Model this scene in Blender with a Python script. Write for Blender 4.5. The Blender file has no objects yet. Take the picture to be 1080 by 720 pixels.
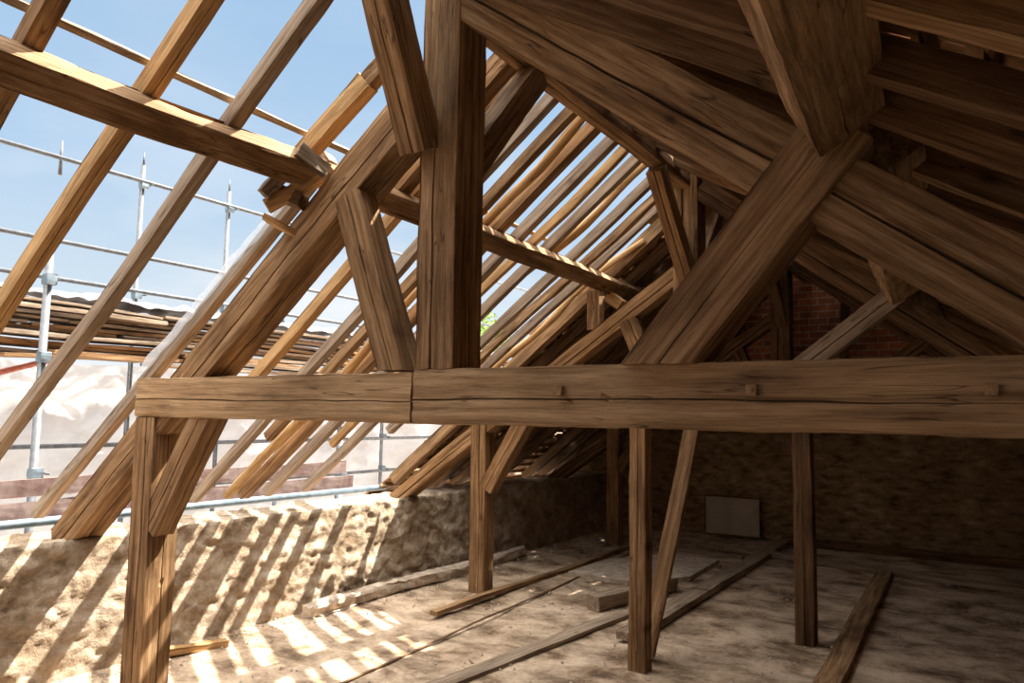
import bpy, bmesh, math, random
from mathutils import Vector, Matrix, noise
C = bpy.context.scene.collection
S = bpy.context.scene
PI = math.pi
V = Vector

# ------------------------------------------------------------------ camera, sky, sun, exposure
YAW, PITCH, ROLL, FPX, EYE = .5657, .0985, .0161, 797.2, 1.6
F = V((-math.sin(YAW)*math.cos(PITCH), math.cos(YAW)*math.cos(PITCH), math.sin(PITCH)))
R0 = V((math.cos(YAW), math.sin(YAW), 0)); U0 = R0.cross(F)
Rr = R0*math.cos(ROLL) + U0*math.sin(ROLL); Uu = U0*math.cos(ROLL) - R0*math.sin(ROLL)
cd = bpy.data.cameras.new('camera'); cam = bpy.data.objects.new('camera', cd); C.objects.link(cam)
cam.matrix_world = Matrix(((Rr.x, Uu.x, -F.x, 0), (Rr.y, Uu.y, -F.y, 0), (Rr.z, Uu.z, -F.z, EYE), (0, 0, 0, 1)))
cd.sensor_width = 36; cd.lens = 36*FPX/1080; cd.clip_start = .05; cd.clip_end = 500
S.camera = cam
S.view_settings.view_transform = 'Standard'; S.view_settings.look = 'None'
S.view_settings.exposure = 0.7; S.view_settings.gamma = 1.0; S.view_settings.use_curve_mapping = False

SUN_L = V((-.33, -.54, -1.0))          # way the sunlight travels
SUN_E, SKY_E = 12.5, 1.0
sd = bpy.data.lights.new('sun', 'SUN'); sd.energy = SUN_E; sd.angle = math.radians(.6); sd.color = (1, .93, .82)
so = bpy.data.objects.new('sun', sd); C.objects.link(so)
so.rotation_euler = SUN_L.to_track_quat('-Z', 'Y').to_euler(); so.location = (2, 6, 12)

w = bpy.data.worlds.new('sky'); S.world = w; w.use_nodes = True
nt = w.node_tree; nt.nodes.clear()
def wn(t, **k):
    n = nt.nodes.new(t)
    for a, b in k.items(): setattr(n, a, b)
    return n
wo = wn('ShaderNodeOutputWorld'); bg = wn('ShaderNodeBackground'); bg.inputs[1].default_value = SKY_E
tc = wn('ShaderNodeTexCoord'); sx = wn('ShaderNodeSeparateXYZ'); nt.links.new(tc.outputs['Generated'], sx.inputs[0])
cr = wn('ShaderNodeValToRGB'); nt.links.new(sx.outputs['Z'], cr.inputs[0])
e = cr.color_ramp.elements
e[0].position = 0.0; e[0].color = (.5, .48, .45, 1); e[1].position = 1.0; e[1].color = (5.8, 5.6, 5.2, 1)  # zenith made extra bright, above the view, as added fill for the interior
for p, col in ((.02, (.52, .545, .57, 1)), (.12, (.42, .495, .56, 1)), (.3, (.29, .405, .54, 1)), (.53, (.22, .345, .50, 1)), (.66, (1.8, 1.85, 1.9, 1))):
    q = e.new(p); q.color = col
nz = wn('ShaderNodeTexNoise'); nz.inputs['Scale'].default_value = 3.2; nz.inputs['Detail'].default_value = 7
mp = wn('ShaderNodeMapping'); mp.inputs['Scale'].default_value = (1, 1, 2.6); mp.inputs['Location'].default_value = (3.1, .4, .2)
nt.links.new(tc.outputs['Generated'], mp.inputs[0]); nt.links.new(mp.outputs[0], nz.inputs['Vector'])
cr2 = wn('ShaderNodeValToRGB'); cr2.color_ramp.elements[0].position = .42; cr2.color_ramp.elements[1].position = .72
nt.links.new(nz.outputs['Fac'], cr2.inputs[0])
cr3 = wn('ShaderNodeValToRGB'); nt.links.new(sx.outputs['Z'], cr3.inputs[0])
cr3.color_ramp.elements[0].position = .0; cr3.color_ramp.elements[0].color = (1, 1, 1, 1)
cr3.color_ramp.elements[1].position = .42; cr3.color_ramp.elements[1].color = (.12, .12, .12, 1)
mu = wn('ShaderNodeMath', operation='MULTIPLY'); nt.links.new(cr2.outputs[0], mu.inputs[0]); nt.links.new(cr3.outputs[0], mu.inputs[1])
mx = wn('ShaderNodeMixRGB'); nt.links.new(mu.outputs[0], mx.inputs[0]); nt.links.new(cr.outputs[0], mx.inputs[1]); mx.inputs[2].default_value = (.62, .63, .645, 1)
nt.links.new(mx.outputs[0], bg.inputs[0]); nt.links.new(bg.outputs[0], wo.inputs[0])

# ------------------------------------------------------------------ materials
def newmat(name):
    m = bpy.data.materials.new(name); m.use_nodes = True; t = m.node_tree
    b = t.nodes['Principled BSDF']; return m, t, b
def nd(t, kind, **k):
    n = t.nodes.new(kind)
    for a, b in k.items(): setattr(n, a, b)
    return n
def ramp(t, src, stops):
    r = nd(t, 'ShaderNodeValToRGB'); el = r.color_ramp.elements
    el[0].position, el[0].color = stops[0][0], (*stops[0][1], 1)
    el[1].position, el[1].color = stops[-1][0], (*stops[-1][1], 1)
    for p, c in stops[1:-1]: q = el.new(p); q.color = (*c, 1)
    t.links.new(src, r.inputs[0]); return r.outputs[0]
def mixc(t, fac, a, b, mode='MIX'):
    n = nd(t, 'ShaderNodeMixRGB', blend_type=mode)
    for i, v in enumerate((fac, a, b)):
        if hasattr(v, 'is_linked'): t.links.new(v, n.inputs[i])
        else: n.inputs[i].default_value = v if i == 0 else (*v, 1)
    return n.outputs[0]
def tnoise(t, vec, scale, detail=5, rough=.55, dist=0):
    n = nd(t, 'ShaderNodeTexNoise'); n.inputs['Scale'].default_value = scale; n.inputs['Detail'].default_value = detail
    n.inputs['Roughness'].default_value = rough; n.inputs['Distortion'].default_value = dist
    t.links.new(vec, n.inputs['Vector']); return n.outputs['Fac']
def mapping(t, vec, sc, loc=(0, 0, 0)):
    m = nd(t, 'ShaderNodeMapping'); m.inputs['Scale'].default_value = sc; m.inputs['Location'].default_value = loc
    t.links.new(vec, m.inputs[0]); return m.outputs[0]
def bump(t, b, h, strength, dist):
    n = nd(t, 'ShaderNodeBump'); n.inputs['Strength'].default_value = strength; n.inputs['Distance'].default_value = dist
    t.links.new(h, n.inputs['Height']); t.links.new(n.outputs[0], b.inputs['Normal'])
def objvec(t, spread=7.0):
    tc = nd(t, 'ShaderNodeTexCoord'); oi = nd(t, 'ShaderNodeObjectInfo')
    mm = nd(t, 'ShaderNodeVectorMath', operation='SCALE'); cx = nd(t, 'ShaderNodeCombineXYZ')
    for i in range(3): t.links.new(oi.outputs['Random'], cx.inputs[i])
    t.links.new(cx.outputs[0], mm.inputs[0]); mm.inputs['Scale'].default_value = spread*10
    ad = nd(t, 'ShaderNodeVectorMath', operation='ADD'); t.links.new(tc.outputs['Object'], ad.inputs[0]); t.links.new(mm.outputs[0], ad.inputs[1])
    return ad.outputs[0]
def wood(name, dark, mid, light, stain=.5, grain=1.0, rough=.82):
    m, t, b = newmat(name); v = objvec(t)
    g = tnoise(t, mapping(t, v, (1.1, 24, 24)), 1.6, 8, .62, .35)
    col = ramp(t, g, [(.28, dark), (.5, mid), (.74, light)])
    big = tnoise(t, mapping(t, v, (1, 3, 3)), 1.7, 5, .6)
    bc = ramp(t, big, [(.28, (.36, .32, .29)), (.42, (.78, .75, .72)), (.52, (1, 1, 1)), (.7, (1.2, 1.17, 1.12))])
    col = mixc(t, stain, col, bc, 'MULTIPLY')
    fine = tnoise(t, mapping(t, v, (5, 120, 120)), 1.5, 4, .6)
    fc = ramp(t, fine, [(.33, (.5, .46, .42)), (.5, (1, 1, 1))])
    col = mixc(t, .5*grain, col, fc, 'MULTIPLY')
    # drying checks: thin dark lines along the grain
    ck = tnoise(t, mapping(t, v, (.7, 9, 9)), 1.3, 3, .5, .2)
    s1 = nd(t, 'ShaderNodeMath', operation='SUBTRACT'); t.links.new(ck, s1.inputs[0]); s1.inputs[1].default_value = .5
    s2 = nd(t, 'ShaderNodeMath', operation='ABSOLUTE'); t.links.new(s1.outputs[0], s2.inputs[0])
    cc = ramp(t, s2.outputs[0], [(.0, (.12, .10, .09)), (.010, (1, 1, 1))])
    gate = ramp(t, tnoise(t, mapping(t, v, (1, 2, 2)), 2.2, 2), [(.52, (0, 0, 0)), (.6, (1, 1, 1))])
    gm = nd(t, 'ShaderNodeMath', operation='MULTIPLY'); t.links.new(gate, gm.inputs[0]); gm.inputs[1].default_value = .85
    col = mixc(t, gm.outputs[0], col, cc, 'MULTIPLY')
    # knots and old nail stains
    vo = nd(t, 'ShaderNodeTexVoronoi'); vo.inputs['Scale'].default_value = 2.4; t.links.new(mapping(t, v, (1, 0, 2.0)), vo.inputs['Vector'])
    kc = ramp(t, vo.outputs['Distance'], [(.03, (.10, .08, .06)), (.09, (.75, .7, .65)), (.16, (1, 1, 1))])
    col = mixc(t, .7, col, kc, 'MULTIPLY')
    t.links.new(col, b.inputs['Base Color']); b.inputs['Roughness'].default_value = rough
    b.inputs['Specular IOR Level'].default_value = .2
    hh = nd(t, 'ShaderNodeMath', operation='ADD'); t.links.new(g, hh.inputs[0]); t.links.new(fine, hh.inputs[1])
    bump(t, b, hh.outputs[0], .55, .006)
    return m
W_OAK = wood('oak_warm_brown', (.085, .045, .02), (.27, .158, .076), (.48, .315, .175), .9)
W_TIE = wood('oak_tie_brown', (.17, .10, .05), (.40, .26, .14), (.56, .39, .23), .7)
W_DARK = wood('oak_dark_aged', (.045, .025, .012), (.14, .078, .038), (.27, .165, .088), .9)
W_GREY = wood('weathered_grey_oak', (.15, .105, .072), (.30, .225, .16), (.46, .37, .285), .6)
W_GOLD = wood('golden_pine', (.24, .13, .055), (.46, .275, .12), (.62, .41, .21), .6)
W_PALE = wood('pale_bleached_lath', (.10, .072, .048), (.27, .21, .155), (.42, .35, .28), .8)
W_BATT = wood('tiling_batten_wood', (.13, .07, .035), (.28, .16, .08), (.42, .26, .14), .5)

def stone(name, deep, mid, light, scale=1.0, bmp=.02, flat=1.5):
    m, t, b = newmat(name); tc = nd(t, 'ShaderNodeTexCoord'); v = tc.outputs['Object']
    n1 = tnoise(t, mapping(t, v, (1, 1, flat)), 5*scale, 9, .62, .3)
    n2 = tnoise(t, v, 1.7*scale, 4, .5)
    col = ramp(t, n1, [(.3, deep), (.5, mid), (.68, light)])
    col = mixc(t, .6, col, ramp(t, n2, [(.35, (.66, .58, .48)), (.6, (1.05, 1.02, 1))]), 'MULTIPLY')
    n3 = tnoise(t, v, 34*scale, 5, .7)
    col = mixc(t, .45, col, ramp(t, n3, [(.32, (.55, .5, .44)), (.52, (1, 1, 1))]), 'MULTIPLY')
    t.links.new(col, b.inputs['Base Color']); b.inputs['Roughness'].default_value = .95; b.inputs['Specular IOR Level'].default_value = .1
    hh = nd(t, 'ShaderNodeMath', operation='ADD'); t.links.new(n1, hh.inputs[0]); t.links.new(n3, hh.inputs[1])
    bump(t, b, hh.outputs[0], .7, bmp); return m
M_WALL = stone('rubble_lime_wall', (.17, .115, .07), (.38, .305, .225), (.54, .47, .385))
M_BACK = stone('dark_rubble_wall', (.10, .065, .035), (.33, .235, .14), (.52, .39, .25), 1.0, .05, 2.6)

def floor_mat():
    m, t, b = newmat('dusty_plaster_floor'); tc = nd(t, 'ShaderNodeTexCoord'); v = tc.outputs['Object']
    n1 = tnoise(t, mapping(t, v, (1, 1, 1)), 2.2, 10, .68, .4)
    col = ramp(t, n1, [(.30, (.09, .055, .032)), (.40, (.27, .19, .125)), (.5, (.52, .40, .29)), (.7, (.68, .55, .42))])
    n4 = tnoise(t, mapping(t, v, (.8, 1.3, 1)), 2.6, 9, .72, .3)
    col = mixc(t, .75, col, ramp(t, n4, [(.38, (.22, .17, .13)), (.47, (.7, .66, .62)), (.58, (1.05, 1.02, 1))]), 'MULTIPLY')
    n3 = tnoise(t, v, 40, 5, .7)
    col = mixc(t, .5, col, ramp(t, n3, [(.34, (.5, .45, .4)), (.52, (1, 1, 1))]), 'MULTIPLY')
    t.links.new(col, b.inputs['Base Color']); b.inputs['Roughness'].default_value = .93; b.inputs['Specular IOR Level'].default_value = .15
    hh = nd(t, 'ShaderNodeMath', operation='ADD'); t.links.new(n1, hh.inputs[0]); t.links.new(n3, hh.inputs[1])
    bump(t, b, hh.outputs[0], .6, .012); return m
M_FLOOR = floor_mat()
def brick_mat():
    m, t, b = newmat('old_red_brick'); tc = nd(t, 'ShaderNodeTexCoord')
    sp = nd(t, 'ShaderNodeSeparateXYZ'); t.links.new(tc.outputs['Object'], sp.inputs[0])
    cx = nd(t, 'ShaderNodeCombineXYZ'); t.links.new(sp.outputs['X'], cx.inputs[0]); t.links.new(sp.outputs['Z'], cx.inputs[1])
    br = nd(t, 'ShaderNodeTexBrick'); t.links.new(cx.outputs[0], br.inputs['Vector'])
    br.inputs['Scale'].default_value = 1; br.inputs['Brick Width'].default_value = .24; br.inputs['Row Height'].default_value = .09
    br.inputs['Mortar Size'].default_value = .008; br.inputs['Color1'].default_value = (.42, .14, .07, 1); br.inputs['Color2'].default_value = (.22, .08, .045, 1)
    br.inputs['Mortar'].default_value = (.42, .32, .22, 1)
    n = tnoise(t, tc.outputs['Object'], 6, 6, .6)
    col = mixc(t, .7, br.outputs['Color'], ramp(t, n, [(.35, (.4, .35, .3)), (.6, (1.2, 1.1, 1))]), 'MULTIPLY')
    t.links.new(col, b.inputs['Base Color']); b.inputs['Roughness'].default_value = .9
    bump(t, b, br.outputs['Fac'], -.6, .01); return m
M_BRICK = brick_mat()
def plain(name, c1, c2, scale=6, rough=.8, metal=0, bs=.2):
    m, t, b = newmat(name); v = objvec(t)
    n = tnoise(t, v, scale, 6, .6)
    t.links.new(ramp(t, n, [(.35, c1), (.65, c2)]), b.inputs['Base Color'])
    b.inputs['Roughness'].default_value = rough; b.inputs['Metallic'].default_value = metal
    bump(t, b, n, bs, .004); return m
M_TILE = plain('clay_tile_underside', (.26, .12, .06), (.55, .34, .19), 9)
M_STEEL = plain('galvanised_tube', (.08, .085, .095), (.15, .16, .17), 14, .6, .2)
M_BLUE = plain('blue_grey_steel', (.10, .14, .17), (.19, .24, .28), 10, .5, .3)
M_RED = plain('red_painted_steel', (.38, .09, .07), (.55, .22, .18), 12, .6)
M_TOE = plain('weathered_red_board', (.09, .045, .038), (.19, .14, .125), 7, .8)
M_PANEL = plain('pale_plasterboard', (.34, .29, .23), (.46, .40, .33), 3, .85)
M_PLASTER = plain('broken_plaster_slab', (.34, .27, .2), (.6, .5, .4), 12, .95)
M_GROUND = plain('courtyard_gravel', (.42, .38, .33), (.6, .56, .5), 2, .95)
M_COVER = plain('grey_tarpaulin', (.12, .11, .11), (.26, .25, .26), 5, .8)
M_LEAF = plain('fresh_green_leaves', (.10, .20, .03), (.30, .40, .08), 20, .7)
m, t, b = newmat('white_debris_sheet'); M_SHEET = m
v = objvec(t); n = tnoise(t, mapping(t, v, (1, .6, 1.4)), 2.6, 5, .6)
b.inputs['Roughness'].default_value = .5
t.links.new(ramp(t, n, [(.3, (.19, .14, .14)), (.48, (.30, .275, .28)), (.62, (.36, .345, .355))]), b.inputs['Base Color'])
tr = nd(t, 'ShaderNodeBsdfTranslucent'); tr.inputs[0].default_value = (.75, .74, .75, 1)
ms = nd(t, 'ShaderNodeMixShader'); ms.inputs[0].default_value = .3
t.links.new(b.outputs[0], ms.inputs[1]); t.links.new(tr.outputs[0], ms.inputs[2]); t.links.new(ms.outputs[0], t.nodes['Material Output'].inputs[0])
m, t, b = newmat('clear_plastic_film'); M_FILM = m
b.inputs['Base Color'].default_value = (.85, .87, .9, 1); b.inputs['Roughness'].default_value = .25
tr = nd(t, 'ShaderNodeBsdfTransparent'); tr.inputs[0].default_value = (.9, .92, .95, 1)
ms = nd(t, 'ShaderNodeMixShader'); ms.inputs[0].default_value = .68
t.links.new(b.outputs[0], ms.inputs[1]); t.links.new(tr.outputs[0], ms.inputs[2]); t.links.new(ms.outputs[0], t.nodes['Material Output'].inputs[0])

# ------------------------------------------------------------------ builders
def link(name, me, mat, parent=None):
    o = bpy.data.objects.new(name, me); C.objects.link(o)
    if mat: me.materials.append(mat)
    if parent: o.parent = parent
    return o
def tag(o, label=None, cat=None, group=None, kind=None):
    if label: o['label'] = label
    if cat: o['category'] = cat
    if group: o['group'] = group
    if kind: o['kind'] = kind
    return o
def mesh(name, vs, fs, smooth=False):
    me = bpy.data.meshes.new(name); me.from_pydata(vs, [], fs); me.update()
    if smooth:
        for p in me.polygons: p.use_smooth = True
    return me
def frame(p0, p1, tilt=0.0, up=V((0, 0, 1))):
    """local x along the member, local z as close to up as it can be, turned by tilt about x"""
    p0, p1 = V(p0), V(p1); x = (p1-p0).normalized()
    if abs(x.dot(up)) > .995: up = V((1, 0, 0))
    y = up.cross(x).normalized(); z = x.cross(y)
    if tilt: c, s = math.cos(tilt), math.sin(tilt); y, z = y*c+z*s, z*c-y*s
    return Matrix(((x.x, y.x, z.x, p0.x), (x.y, y.y, z.y, p0.y), (x.z, y.z, z.z, p0.z), (0, 0, 0, 1))), (p1-p0).length
def nz3(a, b, c): return noise.noise(V((a, b, c)))
def beam_mesh(name, L, w, h, seed=0, rough=.006, wob=.01, bev=.12, cracks=(), step=.06, nf=5, w2=None, h2=None, cut0=0, cut1=0, waney=0):
    """hewn timber: rounded rectangle section swept along x, with surface noise and V-shaped drying cracks"""
    rnd = random.Random(seed); s = rnd.random()*90
    n = max(6, int(L/step)); rings = []
    w2 = w2 or w; h2 = h2 or h
    for i in range(n+1):
        x = L*i/n; f = i/n; hw = (w+(w2-w)*f)/2; hh = (h+(h2-h)*f)/2
        cy = wob*nz3(x*.7, s, 1); cz = wob*nz3(x*.7, s, 5)
        pts = []
        for face in range(4):           # 0 -z, 1 +y, 2 +z, 3 -y
            ts = [-1+2*(k+.5*0)/nf for k in range(nf+1)]
            ts[0] += .25/nf*2*bev*4*.5; ts[-1] -= .25/nf*2*bev*4*.5
            for k in range(len(ts)):
                ts[k] = (ts[k], 0)
            for (cf, u, cw, cdp) in cracks:
                if cf != face: continue
                uu = max(-.8, min(.8, u+.18*nz3(x*.9, s+u*7, 3)+.03*nz3(x*7, s, 8)))
                open_ = max(.0, min(1, .75+1.2*nz3(x*1.1, s+u*3, 9)))
                ts = [q for q in ts if abs(q[0]-uu) > .09 or abs(q[0]) > .85]
                hs = hw if face in (0, 2) else hh
                # keep the number of points constant whatever u is
                ts += [(uu-cw*open_/hs, 0), (uu, cdp*open_), (uu+cw*open_/hs, 0)]
            ts.sort(key=lambda q: q[0])
            want = nf+1+3*sum(1 for c_ in cracks if c_[0] == face)
            while len(ts) < want:       # split the widest gap
                g = max(range(len(ts)-1), key=lambda k: ts[k+1][0]-ts[k][0])
                ts.insert(g+1, ((ts[g][0]+ts[g+1][0])/2, 0))
            for (tt, dp) in ts:
                edge = abs(tt) > .86
                pull = bev*min(hw, hh)*.35 if edge else 0
                if face == 0: y, z, ny, nzv = -tt*hw*-1, -hh, 0, -1
                elif face == 1: y, z, ny, nzv = hw, tt*hh, 1, 0
                elif face == 2: y, z, ny, nzv = -tt*hw, hh, 0, 1
                else: y, z, ny, nzv = -hw, -tt*hh, -1, 0
                d = rough*(nz3(x*3, y*9+s, z*9+face*11)*1.2+.6*nz3(x*11, y*25, z*25+s)) - pull - dp
                if waney: d -= waney*max(0, nz3(x*1.3, s, face*3.7))*(abs(tt)**3)
                pts.append((y+ny*d, z+nzv*d, cy, cz))
        if i == 0 or i == n:
            sl = cut0 if i == 0 else cut1
            rings.append([(x+sl*q[1]+.006*nz3(q[0]*40, q[1]*40, s), q[0]+q[2], q[1]+q[3]) for q in pts])
        else:
            rings.append([(x+(cut0*q[1]*(1-f) + cut1*q[1]*f), q[0]+q[2], q[1]+q[3]) for q in pts])
    m_ = len(rings[0]); vs = [p for r in rings for p in r]; fs = []
    for i in range(n):
        for k in range(m_):
            a = i*m_+k; b_ = i*m_+(k+1) % m_; fs.append((a, b_, b_+m_, a+m_))
    c0 = len(vs); vs.append((sum(p[0] for p in rings[0])/m_, 0, 0)); vs.append((sum(p[0] for p in rings[-1])/m_, 0, 0))
    for k in range(m_):
        fs.append((c0, (k+1) % m_, k)); fs.append((c0+1, n*m_+k, n*m_+(k+1) % m_))
    return mesh(name, vs, fs)
SEED = [10]
def beam(name, p0, p1, w, h, mat, parent=None, tilt=0, up=V((0, 0, 1)), **k):
    SEED[0] += 1
    M, L = frame(p0, p1, tilt, up)
    o = link(name, beam_mesh(name, L, w, h, seed=k.pop('seed', SEED[0]), **k), mat)
    o.matrix_world = M
    if parent: o.parent = parent; o.matrix_parent_inverse = parent.matrix_world.inverted()
    return o
def pole(name, p0, p1, r0, r1, mat, parent=None, seg=10, n=1, wob=0, rough=0):
    SEED[0] += 1; s = SEED[0]*1.7
    M, L = frame(p0, p1); vs = []; fs = []
    for i in range(n+1):
        f = i/n; r = r0+(r1-r0)*f; cy = wob*nz3(f*L*1.1, s, 0); cz = wob*nz3(f*L*1.1, s, 7)
        for k in range(seg):
            a = 2*PI*k/seg; rr = r*(1+rough*nz3(f*L*4, a+s, 1)); vs.append((f*L, cy+rr*math.cos(a), cz+rr*math.sin(a)))
    for i in range(n):
        for k in range(seg):
            a = i*seg+k; b_ = i*seg+(k+1) % seg; fs.append((a, b_, b_+seg, a+seg))
    fs.append(tuple(range(seg))[::-1]); fs.append(tuple(n*seg+k for k in range(seg)))
    me = mesh(name, vs, fs, True); o = link(name, me, mat); o.matrix_world = M
    if parent: o.parent = parent; o.matrix_parent_inverse = parent.matrix_world.inverted()
    return o
def empty(name, loc):
    o = bpy.data.objects.new(name, None); C.objects.link(o); o.location = loc
    o.matrix_world = Matrix.Translation(V(loc)); o.empty_display_size = .1; return o

# ------------------------------------------------------------------ the place: measures in metres
Y1, Y2, Y3 = 2.59, 5.81, 9.03         # front faces of the three trusses
XW, ZW = -4.88, .80                   # inner face and top of the low left wall
XR = .98                              # right wall, out of the picture
YB = 10.62                            # far gable
YN = -2.2
def zl(x): return 2.97+.8*(x+2.9)     # centre plane of the left rafters
def zr(x): return 3.665-.60*(x+2.05)   # centre plane of the right rafters

# ------------------------------------------------------------------ setting: floor and walls
def grid_obj(name, pos, nu, nv, mat, smooth=True):
    vs = [pos(i/nu, j/nv) for j in range(nv+1) for i in range(nu+1)]
    fs = [(j*(nu+1)+i, j*(nu+1)+i+1, (j+1)*(nu+1)+i+1, (j+1)*(nu+1)+i) for j in range(nv) for i in range(nu)]
    return link(name, mesh(name, vs, fs, smooth), mat)
def fz(x, y):
    return .018*nz3(x*.9, y*.9, 3)+.010*nz3(x*4, y*4, 1)+.006*abs(nz3(x*13, y*13, 7))
def fpos(u, v_):
    x = -5.3+6.4*u; y = YN+(YB+.1-YN)*v_; return (x, y, fz(x, y)-.012)
fl = grid_obj('floor', fpos, 150, 300, M_FLOOR); tag(fl, kind='structure')

def rub(y, z):
    """relief of rough rubble masonry"""
    d, p = noise.voronoi(V((y*4.2+.6*nz3(y*3, z*3, 2), z*7.5, 0)))
    k = min(1, (d[1]-d[0])*2.4)
    return .019*k + .012*nz3(y*2.1, z*3, 5) + .013*nz3(y*9, z*14, 2) + .013*nz3(y*19, z*30, 9) + .010*abs(nz3(y*38, z*44, 4))
def wall_left():
    nu = 800; secs = []
    prof = [(0, 0)]+[(0, .02*i) for i in range(1, 38)]+[(0, .76), (-.02, .79), (-.06, .805)]+[(-.06-.045*i, .81) for i in range(1, 13)]+[(-.62, .7), (-.62, 0), (-.62, -1.0)]
    vs = []
    for i in range(nu+1):
        y = YN+(YB+.3-YN)*i/nu
        for j, (dx, z) in enumerate(prof):
            if j < 40:
                r = rub(y, z); vs.append((XW-.01+r+.10*(1-z/.76), y, z-.03*(j == 0)+.02*nz3(y*3, z*5, 4)))
            elif j < 53:
                r = rub(y*1.0+30, dx*1.6+9); vs.append((XW+dx+.02*nz3(y*5, dx*5, 1), y, z+.8*r-.045))
            else: vs.append((XW+dx, y, z))
    n_ = len(prof)
    fs = [(i*n_+j, i*n_+j+1, (i+1)*n_+j+1, (i+1)*n_+j) for i in range(nu) for j in range(n_-1)]
    o = link('wall_left', mesh('wall_left', vs, fs, True), M_WALL); tag(o, kind='structure')
wall_left()
def wall_near():
    vs = []; fs = []; xs = [XW-.6+.2*i for i in range(33)]
    for x in xs:
        top = max(.8, min(zl(x), zr(x), 2.0))
        vs += [(x, YN-.1+.03*nz3(x*3, 0, 0), -.1), (x, YN-.1+.03*nz3(x*3, 3, 0), top)]
    for i in range(len(xs)-1): fs.append((i*2, i*2+2, i*2+3, i*2+1))
    o = link('wall_rear', mesh('wall_rear', vs, fs), M_BACK); tag(o, kind='structure')
wall_near()
def wall_back():
    # stone to 2.15 m, brick gable above
    o = grid_obj('wall_back', lambda u, v_: (XW-.6+(XR-XW+.6)*u, YB-rub(u*6+40, v_*2.2+11)*1.3, 2.2*v_-.05), 200, 80, M_BACK)
    tag(o, kind='structure')
    xs = [XW-.6+i*.15 for i in range(int((XR-XW+.6)/.15)+2)]
    vs = []; fs = []
    for x in xs:
        top = max(2.2, min(zl(x)+.07, zr(x)+.07))
        vs += [(x, YB+.02, 2.1), (x, YB+.02, top), (x, YB+.3, top), (x, YB+.3, 0)]
    for i in range(len(xs)-1):
        for k in range(3): fs.append((i*4+k, (i+1)*4+k, (i+1)*4+k+1, i*4+k+1))
    o = link('wall_gable', mesh('wall_gable', vs, fs), M_BRICK); tag(o, kind='structure')
wall_back()
o = grid_obj('wall_right', lambda u, v_: (XR+rub(u*12+80, v_*1.8)*1.0-.04, YN+(YB+.3-YN)*u, -.05+(zr(XR)+.02)*v_), 240, 40, M_BACK); tag(o, kind='structure')
o = link('ground', mesh('ground', [(-60, -40, -5), (60, -40, -5), (60, 80, -5), (-60, 80, -5)], [(0, 1, 2, 3)]), M_GROUND); tag(o, kind='structure')

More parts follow.
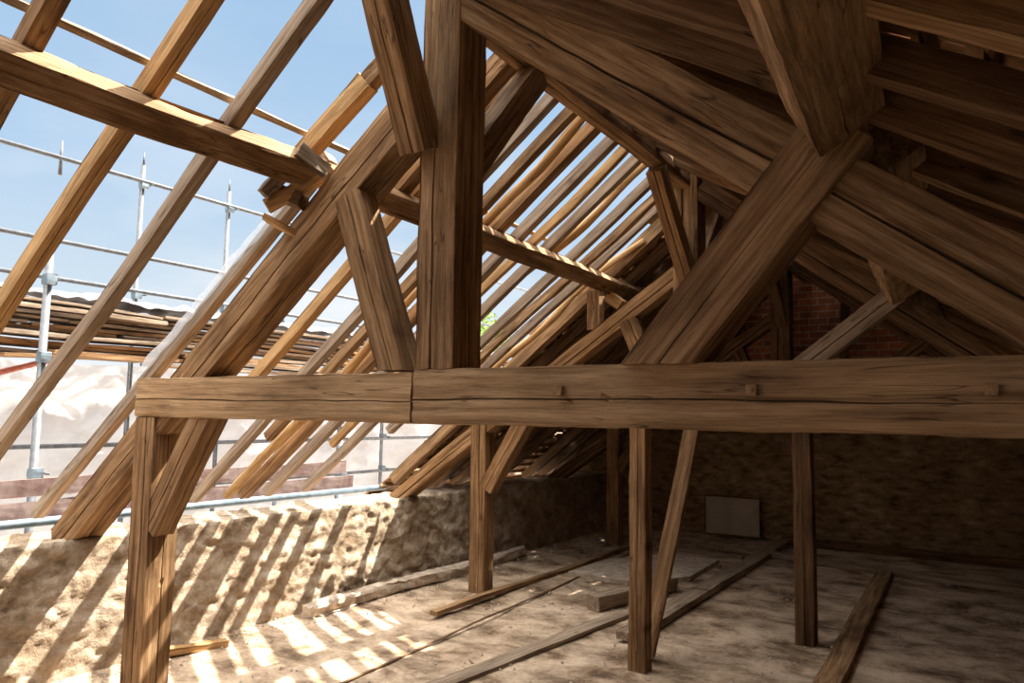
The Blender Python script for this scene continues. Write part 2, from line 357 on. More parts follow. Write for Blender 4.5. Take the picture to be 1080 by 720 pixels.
# ------------------------------------------------------------------ trusses
def truss(Y, tag_):
    n1 = {'near': 'nearest', 'mid': 'middle', 'far': 'farthest'}[tag_]
    near = tag_ == 'near'
    yc = Y+.10
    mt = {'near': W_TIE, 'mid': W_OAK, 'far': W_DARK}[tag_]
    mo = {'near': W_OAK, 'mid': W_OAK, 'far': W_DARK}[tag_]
    st = .05 if near else .09
    # tie beam, two lengths meeting under the king post
    e_ = empty('tie_beam', (-2.2, yc, 1.56))
    for a, b_, zt in ((-4.27, -2.172, .225), (-2.158, .93, .238)):
        beam('beam_length', (a, yc, 1.563+zt/2), (b_, yc, 1.563+zt/2), .2, zt, mt, e_, step=st, nf=7, rough=.005, wob=.006,
             cracks=((3, .15, .004, .02), (0, .3, .005, .02)) if near else ((3, 0, .005, .02),))
    if near:
        for x in (-1.42, -.68, .0):
            beam('peg', (x, Y-.022, 1.70), (x, Y+.04, 1.70), .035, .035, W_TIE, e_, step=.03, nf=3, rough=.003, wob=0)
    tag(e_, {'near': 'massive horizontal oak tie beam with square pegs crossing the whole foreground',
             'mid': 'horizontal tie beam of the middle truss, hidden behind the foreground beam',
             'far': 'horizontal tie beam of the last truss before the brick gable'}[tag_], 'beam')
    # posts near the wall, with knee brace
    if tag_ == 'near': w_ = .185
    else: w_ = .165
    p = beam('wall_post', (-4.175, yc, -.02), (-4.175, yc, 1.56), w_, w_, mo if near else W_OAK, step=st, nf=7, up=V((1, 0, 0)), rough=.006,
             cracks=((0, .1, .007, .03), (2, .1, .007, .03), (1, .2, .007, .03), (3, -.1, .007, .03)) if tag_ != 'far' else ())
    if tag_ == 'mid': p.location.x += .12
    tag(p, {'near': 'thick cracked oak post standing closest on the left before the sunlit wall',
            'mid': 'slimmer oak post standing before the shaded part of the low wall',
            'far': 'short dark post of the last truss near the far corner'}[tag_], 'post')
    dx = .12 if tag_ == 'mid' else 0
    kb = beam('knee_brace', (-4.10+dx, yc-.02, .93), (-3.66+dx*.8, yc-.02, 1.60), .13, .15, mo, step=st, nf=5,
              cracks=((3, 0, .005, .02), (0, .2, .005, .02)))
    tag(kb, f'short slanting brace between the {n1} wall post and the beam above it', 'brace')
    # principal rafters
    pl = beam('principal_rafter', (-5.12, yc+.025, .74), (-2.14, yc+.025, 3.155 if near else 2.79), .2 if near else .16, .2 if near else .145, mo, step=st, nf=7, rough=.007, wob=.02,
              cracks=((3, .25, .007, .04), (0, 0, .005, .03)), cut0=.2)
    tag(pl, {'near': 'heavy principal rafter rising from the sunlit wall top to the foreground king post',
             'mid': 'heavy principal rafter whose foot rests where the tiled roof shade begins on the wall',
             'far': 'dark principal rafter rising from the wall top in the far corner'}[tag_], 'rafter')
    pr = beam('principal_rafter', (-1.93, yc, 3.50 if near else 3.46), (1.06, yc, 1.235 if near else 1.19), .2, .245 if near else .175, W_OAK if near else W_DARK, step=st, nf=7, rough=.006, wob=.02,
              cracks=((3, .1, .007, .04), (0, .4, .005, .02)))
    tag(pr, {'near': 'huge principal rafter sloping down to the right edge of the picture',
             'mid': 'principal rafter of the middle truss sloping down right beneath the dark tiled roof',
             'far': 'right-hand principal rafter of the last truss in front of the brick gable'}[tag_], 'rafter')
    # king post
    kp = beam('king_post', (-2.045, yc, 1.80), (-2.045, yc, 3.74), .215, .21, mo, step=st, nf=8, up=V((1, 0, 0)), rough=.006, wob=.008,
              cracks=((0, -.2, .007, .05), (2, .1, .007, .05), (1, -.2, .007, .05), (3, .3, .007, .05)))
    tag(kp, {'near': 'tall thick king post standing upright on the foreground beam',
             'mid': 'king post of the middle truss seen beneath the end of the open roof',
             'far': 'dark king post standing before the red brick gable'}[tag_], 'post')
    # struts
    s1 = beam('strut', (-2.30, yc-.02, 1.80), (-2.62, yc-.02, 2.66) if near else (-2.56, yc-.02, 2.42), .15, .15, mo, cut0=-.37,  step=st, nf=6, cracks=((1, .1, .007, .03), (0, .1, .007, .03), (3, .1, .007, .03), (2, 0, .005, .03)))
    tag(s1, f'steep strut left of the {n1} king post holding up the left principal rafter', 'strut')
    if near:
        s2 = beam('strut', (-1.01, yc-.05, 1.795), (-.37, yc-.05, 2.56), .2, .215, mo, cut0=-.83,  step=st, nf=7, rough=.006, cracks=((3, .1, .005, .04), (0, .0, .005, .03)))
    else:
        s2 = beam('strut', (-1.42, yc-.03, 1.80), (-.52, yc-.03, 2.50), .16, .15, mo if tag_ == 'far' else W_GREY, step=st, nf=5, cracks=((3, .1, .005, .03),))
    tag(s2, {'near': 'broad diagonal strut crossing the right principal rafter in the foreground',
             'mid': 'thinner diagonal strut beyond the foreground beam, right of the red brick',
             'far': 'dark diagonal strut of the last truss close to the gable'}[tag_], 'strut')
    # wind braces from king post to ridge
    for sg in (-1, 1):
        if tag_ == 'far' and sg > 0: continue
        if near and sg < 0:
            wb = beam('wind_brace', (-2.12, 2.56, 2.78), (-2.12, 2.15, 3.65), .14, .15, mo, step=st, nf=6, cracks=((1, .1, .007, .03), (3, .1, .007, .03), (0, .1, .007, .03)))
        else:
            wb = beam('wind_brace', (-2.03, yc+sg*.06, 2.72), (-2.05, yc+sg*.72, 3.46), .12, .14, mo, step=st, nf=5, cracks=((1, .1, .007, .02), (3, .1, .007, .02), (0, .1, .007, .02)))
        tag(wb, f'slanting wind brace on the {"near" if sg < 0 else "far"} side of the {n1} king post', 'brace')
truss(Y1, 'near'); truss(Y2, 'mid'); truss(Y3, 'far')

# ------------------------------------------------------------------ purlins and ridge
TL = math.atan(.8)
def purlin(name, p0, p1, w, h, mat, tilt, label, **k):
    o = beam(name, p0, p1, w, h, mat, tilt=tilt, step=.05, nf=7, rough=.008, wob=.015, **k); return tag(o, label, 'purlin')
# a purlin along +Y: local x = Y, local y = -X, local z = Z; tilt turns it into the roof slope
purlin('purlin', (-2.86, -.6, 2.80), (-2.92, 2.62, 2.83), .19, .13, W_OAK, TL, 'long cracked purlin crossing the open sky at upper left', cracks=((0, -.1, .004, .03),), waney=.02)
purlin('purlin', (-2.92, 2.70, 2.84), (-2.90, 6.38, 2.80), .17, .13, W_OAK, TL, 'purlin with sunlit top edge between the king post and the middle truss', cracks=((0, .2, .004, .03),), waney=.02)
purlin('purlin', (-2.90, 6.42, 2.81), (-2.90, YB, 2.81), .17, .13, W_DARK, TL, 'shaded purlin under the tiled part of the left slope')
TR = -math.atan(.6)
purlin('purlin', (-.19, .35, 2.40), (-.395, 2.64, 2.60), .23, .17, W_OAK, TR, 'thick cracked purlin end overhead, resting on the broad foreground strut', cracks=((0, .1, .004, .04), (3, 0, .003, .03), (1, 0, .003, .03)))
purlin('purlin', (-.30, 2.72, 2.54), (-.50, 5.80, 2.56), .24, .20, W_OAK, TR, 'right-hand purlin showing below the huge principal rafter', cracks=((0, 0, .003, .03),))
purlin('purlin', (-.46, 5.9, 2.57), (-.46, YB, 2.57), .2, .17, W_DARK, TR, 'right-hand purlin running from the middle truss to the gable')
rb = beam('ridge_beam', (-2.05, -1.0, 3.74), (-2.05, 2.5, 3.70), .12, .14, W_OAK, step=.1, nf=4)
tag(rb, 'near length of the ridge beam, just above the top of the foreground king post', 'beam')
rb = beam('ridge_beam', (-2.05, 2.6, 3.575), (-2.05, YB, 3.555), .13, .2, W_OAK, step=.08, nf=5, rough=.006, wob=.02, cracks=((1, .2, .003, .02), (0, 0, .003, .02)))
tag(rb, 'ridge beam along the top of the roof where both slopes meet', 'beam')

ORD = 'first second third fourth fifth sixth seventh eighth ninth tenth eleventh twelfth thirteenth fourteenth fifteenth sixteenth seventeenth eighteenth nineteenth twentieth twenty-first twenty-second twenty-third twenty-fourth twenty-fifth twenty-sixth'.split()
# ------------------------------------------------------------------ left slope: open rafters
def raf(name, y0, y1, x0, x1, w, h, mat, label, dz=0, **k):
    o = beam(name, (x0, y0, zl(x0)+dz), (x1, y1, zl(x1)+dz), w, h, mat, step=.09, nf=4, rough=k.pop('rough', .004), wob=k.pop('wob', .015), **k)
    return tag(o, label, 'rafter', 'common rafters of the open left slope')
XF, XT = -5.50, -2.06
raf('rafter', .86, .86, XF, XT, (.075), (.085), W_OAK, 'dark rafter stub cut by the very top left corner')
raf('rafter', 1.30, 1.28, XF, XT, (.075), (.085), W_OAK, 'rafter crossing the upper left corner just above the purlin')
raf('rafter', 1.73, 1.75, XF, XT, .075, .085, W_GOLD, 'rafter leaning across the sky on the left, first below the purlin', cracks=((0, 0, .003, .02),))
raf('rafter', 2.17, 2.17, XF, XT, (.07), (.075), W_GREY, 'grey-edged rafter across the sky, just left of the tall scaffold poles')
raf('rafter', 2.69, 2.78, XF, -2.92, .07, .07, W_GREY, 'pale weathered rafter beside the nearest principal, draped with clear film')
raf('rafter', 2.62, 2.66, -2.98, -2.56, .09, .09, W_GOLD, 'broken-off rafter piece sticking up above the purlin against the sky', rough=.01)
raf('rafter', 2.66, 2.68, -2.62, -2.40, .07, .08, W_OAK, 'splintered rafter length next to the broken stub, behind the king post', rough=.012)
raf('rafter', 3.06, 3.02, -2.9, XT, .12, .09, W_GOLD, 'golden offcut rafter glimpsed right of the king post at the top', rough=.012)
raf('rafter', 3.47, 3.47, XF, XT, (.07), (.075), W_GOLD, 'golden rafter between the nearest principal and the steep strut')
raf('rafter', 3.33, 3.33, -2.98, XT, .11, .12, W_OAK, 'thick cracked rafter doubling the upper slope just right of the king post', cracks=((3, 0, .005, .03),), rough=.01)
raf('rafter', 3.88, 3.86, XF, XT, (.068), (.072), W_GREY, 'lone grey rafter with sky on both sides right of the king post')
raf('rafter', 4.06, 4.12, -4.85, XT, (.068), (.072), W_OAK, 'brown rafter right of the lone grey one')
pole('pole_rafter', (XF, 4.22, zl(XF)), (XT, 4.27, zl(XT)), .04, .032, W_GOLD, n=30, wob=.06, rough=.4)
tag(bpy.data.objects['pole_rafter'], 'knobbly golden pole squeezed between two rafters with sunlit top edge', 'rafter', 'common rafters of the open left slope')
raf('rafter', 4.36, 4.44, XF, XT, .10, .08, W_OAK, 'broad brown rafter just right of the knobbly pole')
raf('rafter', 4.62, 4.71, XF, XT, (.075), (.08), W_GREY, 'smooth grey rafter right of the broad brown one')
raf('rafter', 4.84, 4.91, -4.95, XT, .055, .065, W_GOLD, 'thin golden rafter close against the smooth grey one', wob=.03)
raf('rafter', 5.06, 5.16, XF, XT, (.07), (.075), W_GREY, 'straight grey rafter midway along the open bay')
o = pole('pole_rafter', (-4.4, 5.12, zl(-4.4)), (XT, 5.36, zl(XT)), .045, .03, W_GOLD, n=30, wob=.10, rough=.25)
tag(o, 'crooked round sapling used as a rafter, bowed against the sky', 'rafter', 'common rafters of the open left slope')
raf('rafter', 5.42, 5.59, -4.8, XT, (.07), (.075), W_GREY, 'rafter two before the middle truss, tight beside the crooked sapling')
raf('rafter', 5.70, 5.86, -4.2, XT, (.075), (.065), W_OAK, 'uneven rafter leaning towards the middle truss', wob=.04, rough=.012)
raf('rafter', 5.88, 6.06, -4.2, XT, (.068), (.072), W_GREY, 'grey rafter ending just beside the middle truss purlin joint', wob=.03)
o = pole('pole_rafter', (-4.5, 5.92, zl(-4.5)), (-2.6, 6.28, zl(-2.6)), .035, .028, W_GOLD, n=24, wob=.09, rough=.3)
tag(o, 'slender bent branch laid as a rafter below the purlin near the middle truss', 'rafter', 'common rafters of the open left slope')
raf('rafter', 6.34, 6.34, XF, XT, .11, .12, W_OAK, 'rafter at the edge where the tiles begin', cracks=((0, 0, .003, .02),))
ys = [6.78, 7.22, 7.66, 8.1, 8.55, 9.35, 9.8, 10.25]
for i, y in enumerate(ys):
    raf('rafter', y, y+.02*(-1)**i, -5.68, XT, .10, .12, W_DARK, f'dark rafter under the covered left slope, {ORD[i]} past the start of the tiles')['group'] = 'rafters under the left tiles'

o = beam('roof_lath', (-2.915, .4, zl(-2.915)+.10), (-2.97, 5.2, zl(-2.97)+.10), .035, .03, W_PALE, tilt=TL, step=.1, nf=3, wob=.03); tag(o, 'thin sunlit lath running across the rafters just above the purlin', 'lath')
# film draped over the pale rafter
vs = []; fs = []; nn = 60
for i in range(nn+1):
    f = i/nn; x = -4.4+1.42*f; y = 2.72+.07*f; z = zl(x)+.058
    wd = .07+.015*nz3(f*6, 0, 0)
    for j, (dy, dz) in enumerate(((-wd, -.10), (-wd*.95, -.02), (-.03, .004), (.03, .004), (wd, -.03))):
        vs.append((x+.01*nz3(f*20, j, 1)-.02, y+dy+.015*nz3(f*13, j, 4), z+dz+.012*nz3(f*17, j*2, 2)))
for i in range(nn):
    for j in range(4): a = i*5+j; fs.append((a, a+1, a+6, a+5))
o = link('plastic_film', mesh('plastic_film', vs, fs, True), M_FILM); tag(o, 'crinkled clear plastic film hanging over the pale rafter beside the nearest principal', 'film')

# broken bits at the joint of purlin and principal
rnd = random.Random(4)
for i, (p, q, w_, h_, mt, lb) in enumerate((
    ((-3.02, 2.45, 2.62), (-2.84, 2.63, 2.80), .08, .06, W_GOLD, 'short torn wood block under the purlin end at the nearest principal'),
    ((-3.12, 2.52, 2.60), (-2.98, 2.66, 2.50), .06, .03, W_GOLD, 'splinter sticking out left of the joint at the nearest principal'),
    ((-2.82, 2.46, 2.88), (-2.76, 2.60, 2.80), .05, .07, W_PALE, 'pale sunlit wedge wedged above the purlin joint'),
    ((-3.05, 2.50, 2.72), (-2.90, 2.58, 2.66), .10, .07, W_DARK, 'dark broken chunk in the joint beneath the purlin end'),
    ((-2.98, 2.40, 2.66), (-2.93, 2.55, 2.86), .04, .05, W_PALE, 'small pale upright chip in the joint beneath the purlin end'),
    ((-2.62, 2.74, 3.30), (-2.40, 2.78, 3.38), .05, .06, W_GOLD, 'rounded scrap of sunlit wood beside the broken rafter stub'))):
    o = beam('wood_scrap', p, q, w_, h_, mt, step=.02, nf=3, rough=.015, wob=.01); tag(o, lb, 'wood scrap')
o = beam('packing_post', (-2.90, 5.93, 2.36), (-2.90, 5.93, 2.70), .11, .12, W_OAK, step=.03, nf=4, up=V((1, 0, 0))); tag(o, 'short upright packing piece between the middle truss and the purlin', 'block')
o = beam('cleat', (-2.90, 6.2, 2.70), (-2.77, 6.2, 2.60), .12, .10, W_GOLD, step=.03, nf=4, rough=.006); tag(o, 'small wooden cleat under the purlin end at the middle truss', 'block')

# ------------------------------------------------------------------ right slope rafters
i = 0; y = .45
while y < YB-.1:
    j = .03*math.sin(y*9)
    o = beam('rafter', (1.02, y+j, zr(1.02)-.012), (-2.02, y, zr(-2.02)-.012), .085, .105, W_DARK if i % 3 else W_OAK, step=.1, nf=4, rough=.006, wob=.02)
    tag(o, f'dark rafter under the right-hand tiles, {ORD[i]} counted from the camera', 'rafter', 'rafters under the right-hand tiles')
    y += .42; i += 1

# battens and tiles
def covering(side, ya, yb, seed):
    rnd = random.Random(seed); z_ = zl if side == 'l' else zr; sl = .8 if side == 'l' else -.6
    L = math.hypot(1, sl); ux, uz = 1/L, sl/L; nx, nz_ = -uz, ux
    if side == 'l': xa, xb = -5.78, -2.1
    else: xa, xb = 1.1, -1.94
    n = int(abs(xb-xa)*L/.155)
    off = .062 if side == 'l' else .070
    vs = []; fs = []
    for r in range(n+1):
        x = xa+(xb-xa)*r/n; z = z_(x)
        px, pz = x+nx*(off+.012), z+nz_*(off+.012)
        yy0 = ya + (rnd.uniform(-.12, .18) if side == 'l' else 0)
        if yb < 1: o = None
        else: o = beam('tiling_batten', (px, yy0, pz), (px, yb, pz), .035, .022, W_BATT, tilt=TL if side == 'l' else TR, step=.25, nf=2, rough=.002, wob=.012)
        if o is None: pass
        elif side == 'l': tag(o, 'thin batten under the tiles of the covered left slope', 'batten', 'battens under the left tiles')
        else: tag(o, 'thin batten under the tiles of the covered right slope', 'batten', 'battens under the right-hand tiles')
        s_ = 1 if side == 'l' else -1       # direction up the slope in x
        y = yy0+(.09 if r % 2 else 0)
        while y < yb:
            wd = .165+rnd.uniform(-.006, .004)
            if rnd.random() > (.035 if side == 'l' else -1):
                dl = rnd.uniform(-.012, .012); lift = rnd.uniform(0, .006); tl = .27
                base = []
                for (a, nn_) in ((-.20+dl, .036+lift), (tl-.20+dl, .028)):
                    for dy in (0, wd):
                        for th in (0, .013):
                            q = nn_+th-.012; base.append((px+s_*ux*a+nx*q, y+dy+rnd.uniform(-.002, .002), pz+s_*uz*a+nz_*q))
                k = len(vs); vs += base
                # 0:(lo,y0,bot) 1:(lo,y0,top) 2:(lo,y1,bot) 3:(lo,y1,top) 4..7 the same at the high end
                fs += [(k, k+2, k+6, k+4), (k+1, k+5, k+7, k+3), (k, k+1, k+3, k+2), (k+4, k+6, k+7, k+5), (k, k+4, k+5, k+1), (k+2, k+3, k+7, k+6)]
            y += wd+(.012 if side == 'l' else .004)
    o = link('ceiling', mesh('roof_tiling', vs, fs), M_TILE); tag(o, kind='structure')
covering('l', 6.36, YB+.1, 1); covering('l', -2.1, .25, 3); covering('r', -2.1, YB+.1, 2)

# ------------------------------------------------------------------ props standing on the floor
pe = beam('prop_post', (-1.985, 4.73, -.02), (-1.985, 4.73, 1.86), .115, .115, W_OAK, step=.06, nf=6, up=V((1, 0, 0)), rough=.006, cracks=((0, .1, .003, .03), (1, .1, .003, .03), (3, 0, .003, .03)))
tag(pe, 'slim prop post standing in the middle of the floor with a plank leaning on it', 'post')
pe = beam('prop_post', (-1.20, 5.93, -.02), (-1.20, 5.93, 1.60), .135, .135, W_DARK, step=.06, nf=6, up=V((1, 0, 0)), rough=.006, cracks=((0, .1, .004, .03), (1, 0, .003, .03), (3, .1, .004, .04)))
tag(pe, 'cracked prop post on the right in front of the dark rubble wall', 'post')
o = beam('leaning_plank', (-2.02, 4.93, .02), (-1.80, 5.35, 1.70), .11, .05, W_OAK, step=.06, nf=4, up=V((0, -1, 0)), rough=.004); tag(o, 'narrow plank leaning steeply against the slim prop post', 'plank')

# ------------------------------------------------------------------ things lying on the floor
def lie(name, x0, y0, x1, y1, w_, h_, mat, label, cat, z=0, **k):
    o = beam(name, (x0, y0, z+h_/2), (x1, y1, z+h_/2), w_, h_, mat, step=k.pop('step', .08), nf=4, rough=k.pop('rough', .006), wob=k.pop('wob', .015), **k); return tag(o, label, cat)
def curb(name, x0, y0, x1, y1, w_, h_, mat, label, cat):
    return lie(name, x0, y0, x1, y1, w_, h_, mat, label, cat, rough=.03, wob=.08, step=.05, waney=.03)
curb('timber_kerb', -4.64, 4.35, -4.68, 7.6, .14, .09, M_PLASTER, 'long whitish plaster-crusted timber lying along the foot of the low wall', 'timber')
lie('floor_strip', -3.84, 4.95, -3.87, 8.9, .07, .035, W_OAK, 'thin batten lying on the floor past the foot of the slimmer wall post', 'batten')
lie('floor_strip', -3.30, 3.0, -3.75, 9.3, .022, .006, W_DARK, 'dark strip standing for a seam in the floor from the lit patch to the far end', 'batten')  # thin dark strip added to stand for a floor seam, no real batten
lie('floor_joist', -2.28, 5.2, -2.36, 10.3, .17, .06, W_GREY, 'long flat sleeper timber in the floor pointing at the pale panel', 'timber')
lie('floor_joist', -.90, 4.75, -1.02, 9.0, .15, .05, W_OAK, 'flat timber in the floor to the right of the cracked prop post', 'timber')
lie('floor_joist', -2.86, 3.4, -2.60, 5.9, .13, .025, W_GREY, 'short board in the floor left of the slim prop post', 'timber')
lie('plank', -3.2, 9.55, .9, 8.75, .16, .05, W_GREY, 'long board lying across the floor before the rubble wall', 'plank')
lie('log', -2.87, 5.85, -2.62, 7.0, .13, .12, W_GREY, 'thick dark-ended log lying behind the slim prop post', 'log', rough=.015)
lie('plank', -4.73, 2.98, -4.52, 3.52, .07, .045, W_GOLD, 'short broken plank on the sunlit floor right behind the closest post', 'plank', rough=.012, step=.03)
lie('plank', -2.4, YB-.18, .9, YB-.2, .12, .09, W_DARK, 'dark timber lying along the foot of the rubble gable wall', 'plank')
lie('plank', -3.6, 9.15, -2.5, 9.0, .10, .04, W_GREY, 'short board lying in front of the pale panel', 'plank')
# plaster slab
vs = [(-3.72, 7.0), (-3.05, 6.95), (-2.62, 7.5), (-2.66, 8.6), (-3.3, 8.7), (-3.7, 7.8)]
me = mesh('plaster_slab', [(x, y, -.01) for x, y in vs]+[(x, y, .035) for x, y in vs], [tuple(range(6))[::-1], tuple(range(6, 12))]+[(k, (k+1) % 6, (k+1) % 6+6, k+6) for k in range(6)])
o = link('plaster_slab', me, M_PLASTER); tag(o, 'raised flat plaster slab with pale broken edge behind the log', 'slab')
# rubble crumbs: nobody could count them
rnd = random.Random(9); vs = []; fs = []
for k in range(2600):
    if k < 900: x = XW+.1+abs(rnd.gauss(0, .22)); y = rnd.uniform(1.2, 9.5)
    else: x = rnd.uniform(-4.8, .6); y = rnd.uniform(2.5, 10)
    if nz3(x*.8, y*.8, 30) < -.05 and k > 900: continue
    r = rnd.uniform(.004, .014)*(1.6 if rnd.random() < .06 else 1); z = fz(x, y)-.012+r*.4; b0 = len(vs)
    a0 = rnd.random()*6
    for (dx, dy, dz) in ((1, 0, 0), (0, 1, 0), (-1, 0, 0), (0, -1, 0), (0, 0, .9), (0, 0, -.6)):
        c_, s_ = math.cos(a0), math.sin(a0); q = r*rnd.uniform(.7, 1.4)
        vs.append((x+q*(dx*c_-dy*s_), y+q*(dx*s_+dy*c_), z+q*dz))
    for f_ in ((0, 1, 4), (1, 2, 4), (2, 3, 4), (3, 0, 4), (1, 0, 5), (2, 1, 5), (3, 2, 5), (0, 3, 5)): fs.append(tuple(b0+i_ for i_ in f_))
o = link('rubble_crumbs', mesh('rubble_crumbs', vs, fs), M_PLASTER); tag(o, 'small crumbs of mortar and stone scattered over the floor', 'rubble', kind='stuff')
# pale panel at the back wall
e_ = empty('wall_panel', (-3.2, YB-.2, 0))
beam('board', (-3.42, YB-.17, .30), (-2.68, YB-.17, .30), .03, .50, M_PANEL, e_, step=.1, nf=5, rough=.002, wob=.002)
beam('frame_bar', (-3.41, YB-.19, .06), (-3.41, YB-.19, .54), .012, .02, W_DARK, e_, step=.1, nf=2, rough=.001, wob=0, up=V((0, 1, 0)))
beam('frame_bar', (-3.42, YB-.19, .555), (-2.68, YB-.19, .555), .014, .02, W_DARK, e_, step=.1, nf=2, rough=.001, wob=0)
tag(e_, 'pale rectangular panel standing against the dark rubble wall', 'panel')
# timbers standing before the brick gable
for x0, x1, lb in ((-2.35, -2.42, 'slim upright stud left of the dark king post before the brick'), (-1.6, -1.55, 'slim upright stud right of the dark king post before the brick')):
    o = beam('gable_stud', (x0, YB-.12, 2.1), (x1, YB-.12, 3.2), .09, .10, W_DARK, step=.08, nf=4, up=V((1, 0, 0)), rough=.01); tag(o, lb, 'stud')

# ------------------------------------------------------------------ outside: scaffold, laths, sheeting
def coupler(p, parent):
    o = beam('coupler', (p[0], p[1]-.04, p[2]), (p[0], p[1]+.04, p[2]), .085, .085, M_BLUE, parent, step=.04, nf=3, rough=.008, wob=0)
    b_ = pole('bolt', (p[0]+.03, p[1]+.05, p[2]), (p[0]+.11, p[1]+.05, p[2]), .008, .008, M_STEEL, seg=6)
    bpy.context.view_layer.update(); b_.parent = o; b_.matrix_parent_inverse = o.matrix_world.inverted(); return o
def standard(x, y, z0, z1, label, couplers=(), mat=None, r=.026):
    e_ = empty('scaffold_standard', (x, y, z0))
    pole('tube', (x, y, z0), (x, y, z1), r, r, mat or M_STEEL, e_, seg=12)
    pole('spigot', (x, y, z1), (x, y, z1+.16), .014, .006, M_STEEL, e_, seg=8)
    for z in couplers: coupler((x+.03, y, z), e_)
    tag(e_, label, 'scaffold pole')
def ledger(x, y0, z0, y1, z1, label, r=.024, mat=None):
    o = pole('scaffold_ledger', (x, y0, z0), (x, y1, z1), r, r, mat or M_STEEL, seg=12); tag(o, label, 'scaffold tube')
SX = -8.2
standard(SX, 4.89, -4.9, 4.42, 'upright scaffold pole left of centre in the open sky, red mark near its middle', (4.18, 3.3, 2.9, 1.2))
standard(SX, 6.06, -4.9, 4.42, 'upright scaffold pole in the sky just left of the nearest principal rafter', (4.18, 3.3, 2.9))
o = pole('scaffold_stub', (SX, 3.98, 4.05), (SX, 3.98, 4.42), .02, .01, M_STEEL); tag(o, 'tiny rusty stub poking above the top rail at far left', 'scaffold tube')
standard(-6.3, 3.03, -4.9, 2.86, 'nearer thick scaffold pole at far left, ending behind a rafter', (1.1, 2.0, 2.62), r=.03)
standard(SX, 7.02, -4.9, 2.86, 'bluish scaffold pole seen between the nearest principal and the golden rafter', (2.0,), M_BLUE)
standard(SX, 8.16, -4.9, 2.8, 'scaffold pole behind the rafters left of the king post')
standard(-6.3, 6.31, -4.9, 1.35, 'short bluish scaffold pole by the sunlit wall end', (.9,), M_BLUE)
standard(SX, 9.1, -4.9, 2.9, 'scaffold pole before the white sheeting below the king post', (.75, 1.25))
standard(SX, 10.9, -4.9, 2.9, 'thin distant scaffold pole beyond the rafters, first right of the king post', (1.9,))
standard(SX, 12.2, -4.9, 3.1, 'thin distant scaffold pole beyond the rafters, second right of the king post', (2.2,))
standard(SX, 13.4, -4.9, 3.0, 'thin distant scaffold pole nearest the tiled slope', (2.2,))
ledger(SX+.05, 0, 4.22, 14, 4.22, 'highest scaffold rail crossing the sky')
ledger(SX+.05, 0, 3.34, 15, 3.34, 'second highest scaffold rail crossing the sky')
ledger(SX+.05, 0, 2.95, 15, 2.93, 'third scaffold rail just above the stacked laths')
ledger(SX+.05, 0, 1.22, 15, 1.22, 'scaffold rail before the white sheeting, upper one')
ledger(SX+.05, 5, .72, 15, .72, 'scaffold rail before the white sheeting, lower one')
ledger(-5.78, 0, .80, 6.5, .79, 'bluish tube along the outer edge of the sunlit wall top', .032, M_BLUE)
o = pole('scaffold_brace', (-8.0, 3.2, 1.85), (-7.9, 4.0, 2.12), .03, .03, M_RED, seg=10); tag(o, 'short red scaffold brace at the left edge below the laths', 'scaffold tube')
o = pole('scaffold_sleeve', (SX+.01, 4.89, 2.35), (SX+.01, 4.89, 2.72), .034, .034, M_RED, bpy.data.objects['scaffold_standard'], seg=10)
# toe boards
for z, y0, y1, mt, lb in ((.86, 0, 6.2, M_TOE, 'reddish toe board outside the wall, lower one'), (1.02, 0, 6.1, M_TOE, 'greyish pink toe board outside the wall, upper one')):
    o = beam('toe_board', (-6.0, y0, z), (-6.0, y1, z), .03, .13, mt, step=.1, nf=4, rough=.005, wob=.02); tag(o, lb, 'board')
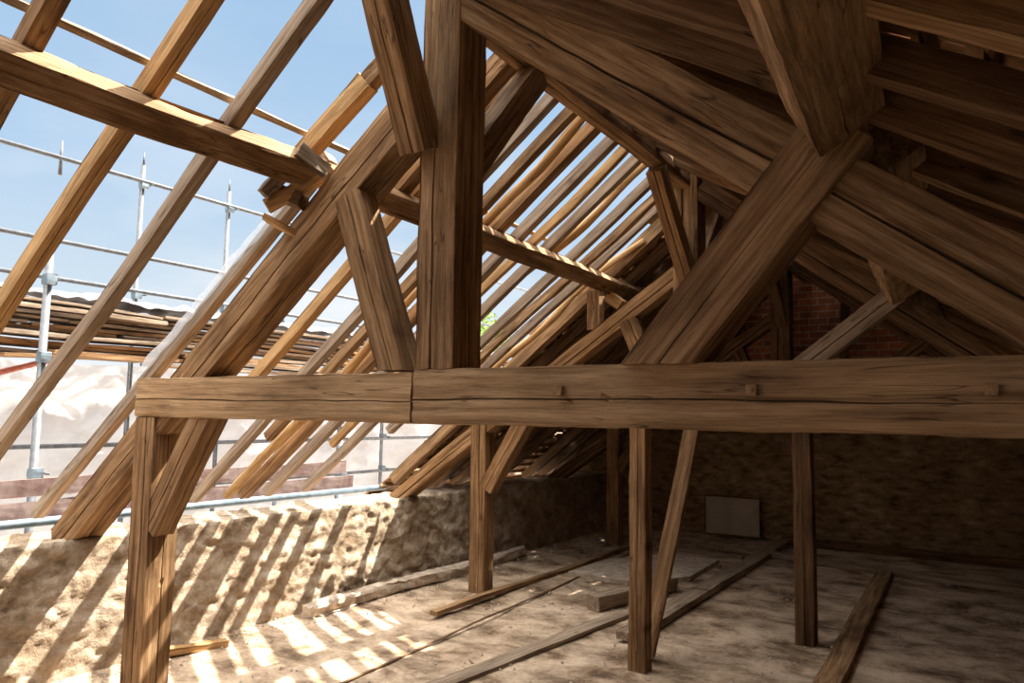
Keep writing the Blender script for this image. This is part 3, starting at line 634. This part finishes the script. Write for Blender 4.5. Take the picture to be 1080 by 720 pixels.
# stacked laths on the scaffold
rnd = random.Random(21)
for r in range(11):
    y = .6+rnd.uniform(0, .8); z = 2.10+r*.05
    while y < 14:
        L = rnd.uniform(1.4, 3.0); x = -7.75+rnd.uniform(-.1, .1)
        th = rnd.uniform(.022, .042)
        o = beam('lath', (x, y, z+rnd.uniform(-.008, .008)), (x+rnd.uniform(-.04, .04), y+L, z+rnd.uniform(-.01, .01)), rnd.uniform(.25, .4), th, rnd.choice((W_PALE, W_PALE, W_GREY, W_OAK)), step=.15, nf=3, rough=.006, wob=.03)
        tag(o, 'weathered pale board in the long stack lying on the scaffold', 'board', 'boards stacked on the scaffold')
        y += L+rnd.uniform(-.0, .06)
def sheet(name, x, y0, y1, z0, z1, amp, label):
    def pos(u, v_):
        y = y0+(y1-y0)*u; z = z0+(z1-z0)*v_
        return (x+amp*(nz3(y*1.3, z*2.2, 1)+.5*nz3(y*3.1, z*4.5+y, 5)+.3*abs(nz3(y*7, z*9, 3))), y, z+.06*nz3(y*1.5, z, 6)*v_)
    o = grid_obj(name, pos, 260, 60, M_SHEET); tag(o, label, 'sheeting')
sheet('debris_sheet', -8.55, -1, 15.5, -1.5, 2.10, .22, 'crumpled white plastic sheeting hung behind the scaffold below the laths')
# crumpled cover on top of the laths
def pos(u, v_):
    y = 3.2+9*u; x = -8.05+.55*v_
    return (x, y, 2.67+.10*abs(nz3(y*1.5, v_*2, 3))+.07*math.sin(PI*v_)+.04*nz3(y*6, v_*5, 1))
o = grid_obj('cover_sheet', pos, 180, 10, M_COVER); tag(o, 'greyish crumpled cover lying on top of the stacked boards', 'sheeting')
# tree beyond, just a glimpse of leaves
rnd = random.Random(3); e_ = empty('tree', (-13.2, 19, -5))
pole('trunk', (-13.2, 19, -5), (-13.1, 19, 3.6), .16, .05, W_DARK, e_, n=8, wob=.15)
vs = []; fs = []
for k in range(1500):
    d_ = V((rnd.gauss(0, 1), rnd.gauss(0, 1), rnd.gauss(0, 1))).normalized()*rnd.random()**.4
    c_ = V((-13.1, 19, 3.9))+V((d_.x*.8, d_.y*.8, d_.z*.9)); a = V((rnd.gauss(0, 1), rnd.gauss(0, 1), rnd.gauss(0, 1))).normalized()*.07; b_ = a.orthogonal().normalized()*.035
    q = len(vs); vs += [c_-a, c_+b_, c_+a, c_-b_]; fs.append((q, q+1, q+2, q+3))
o = link('foliage', mesh('foliage', [tuple(p) for p in vs], fs), M_LEAF); o.parent = e_; o.matrix_parent_inverse = e_.matrix_world.inverted()
tag(e_, 'green leafy treetop glimpsed between rafters beside the middle truss', 'tree')
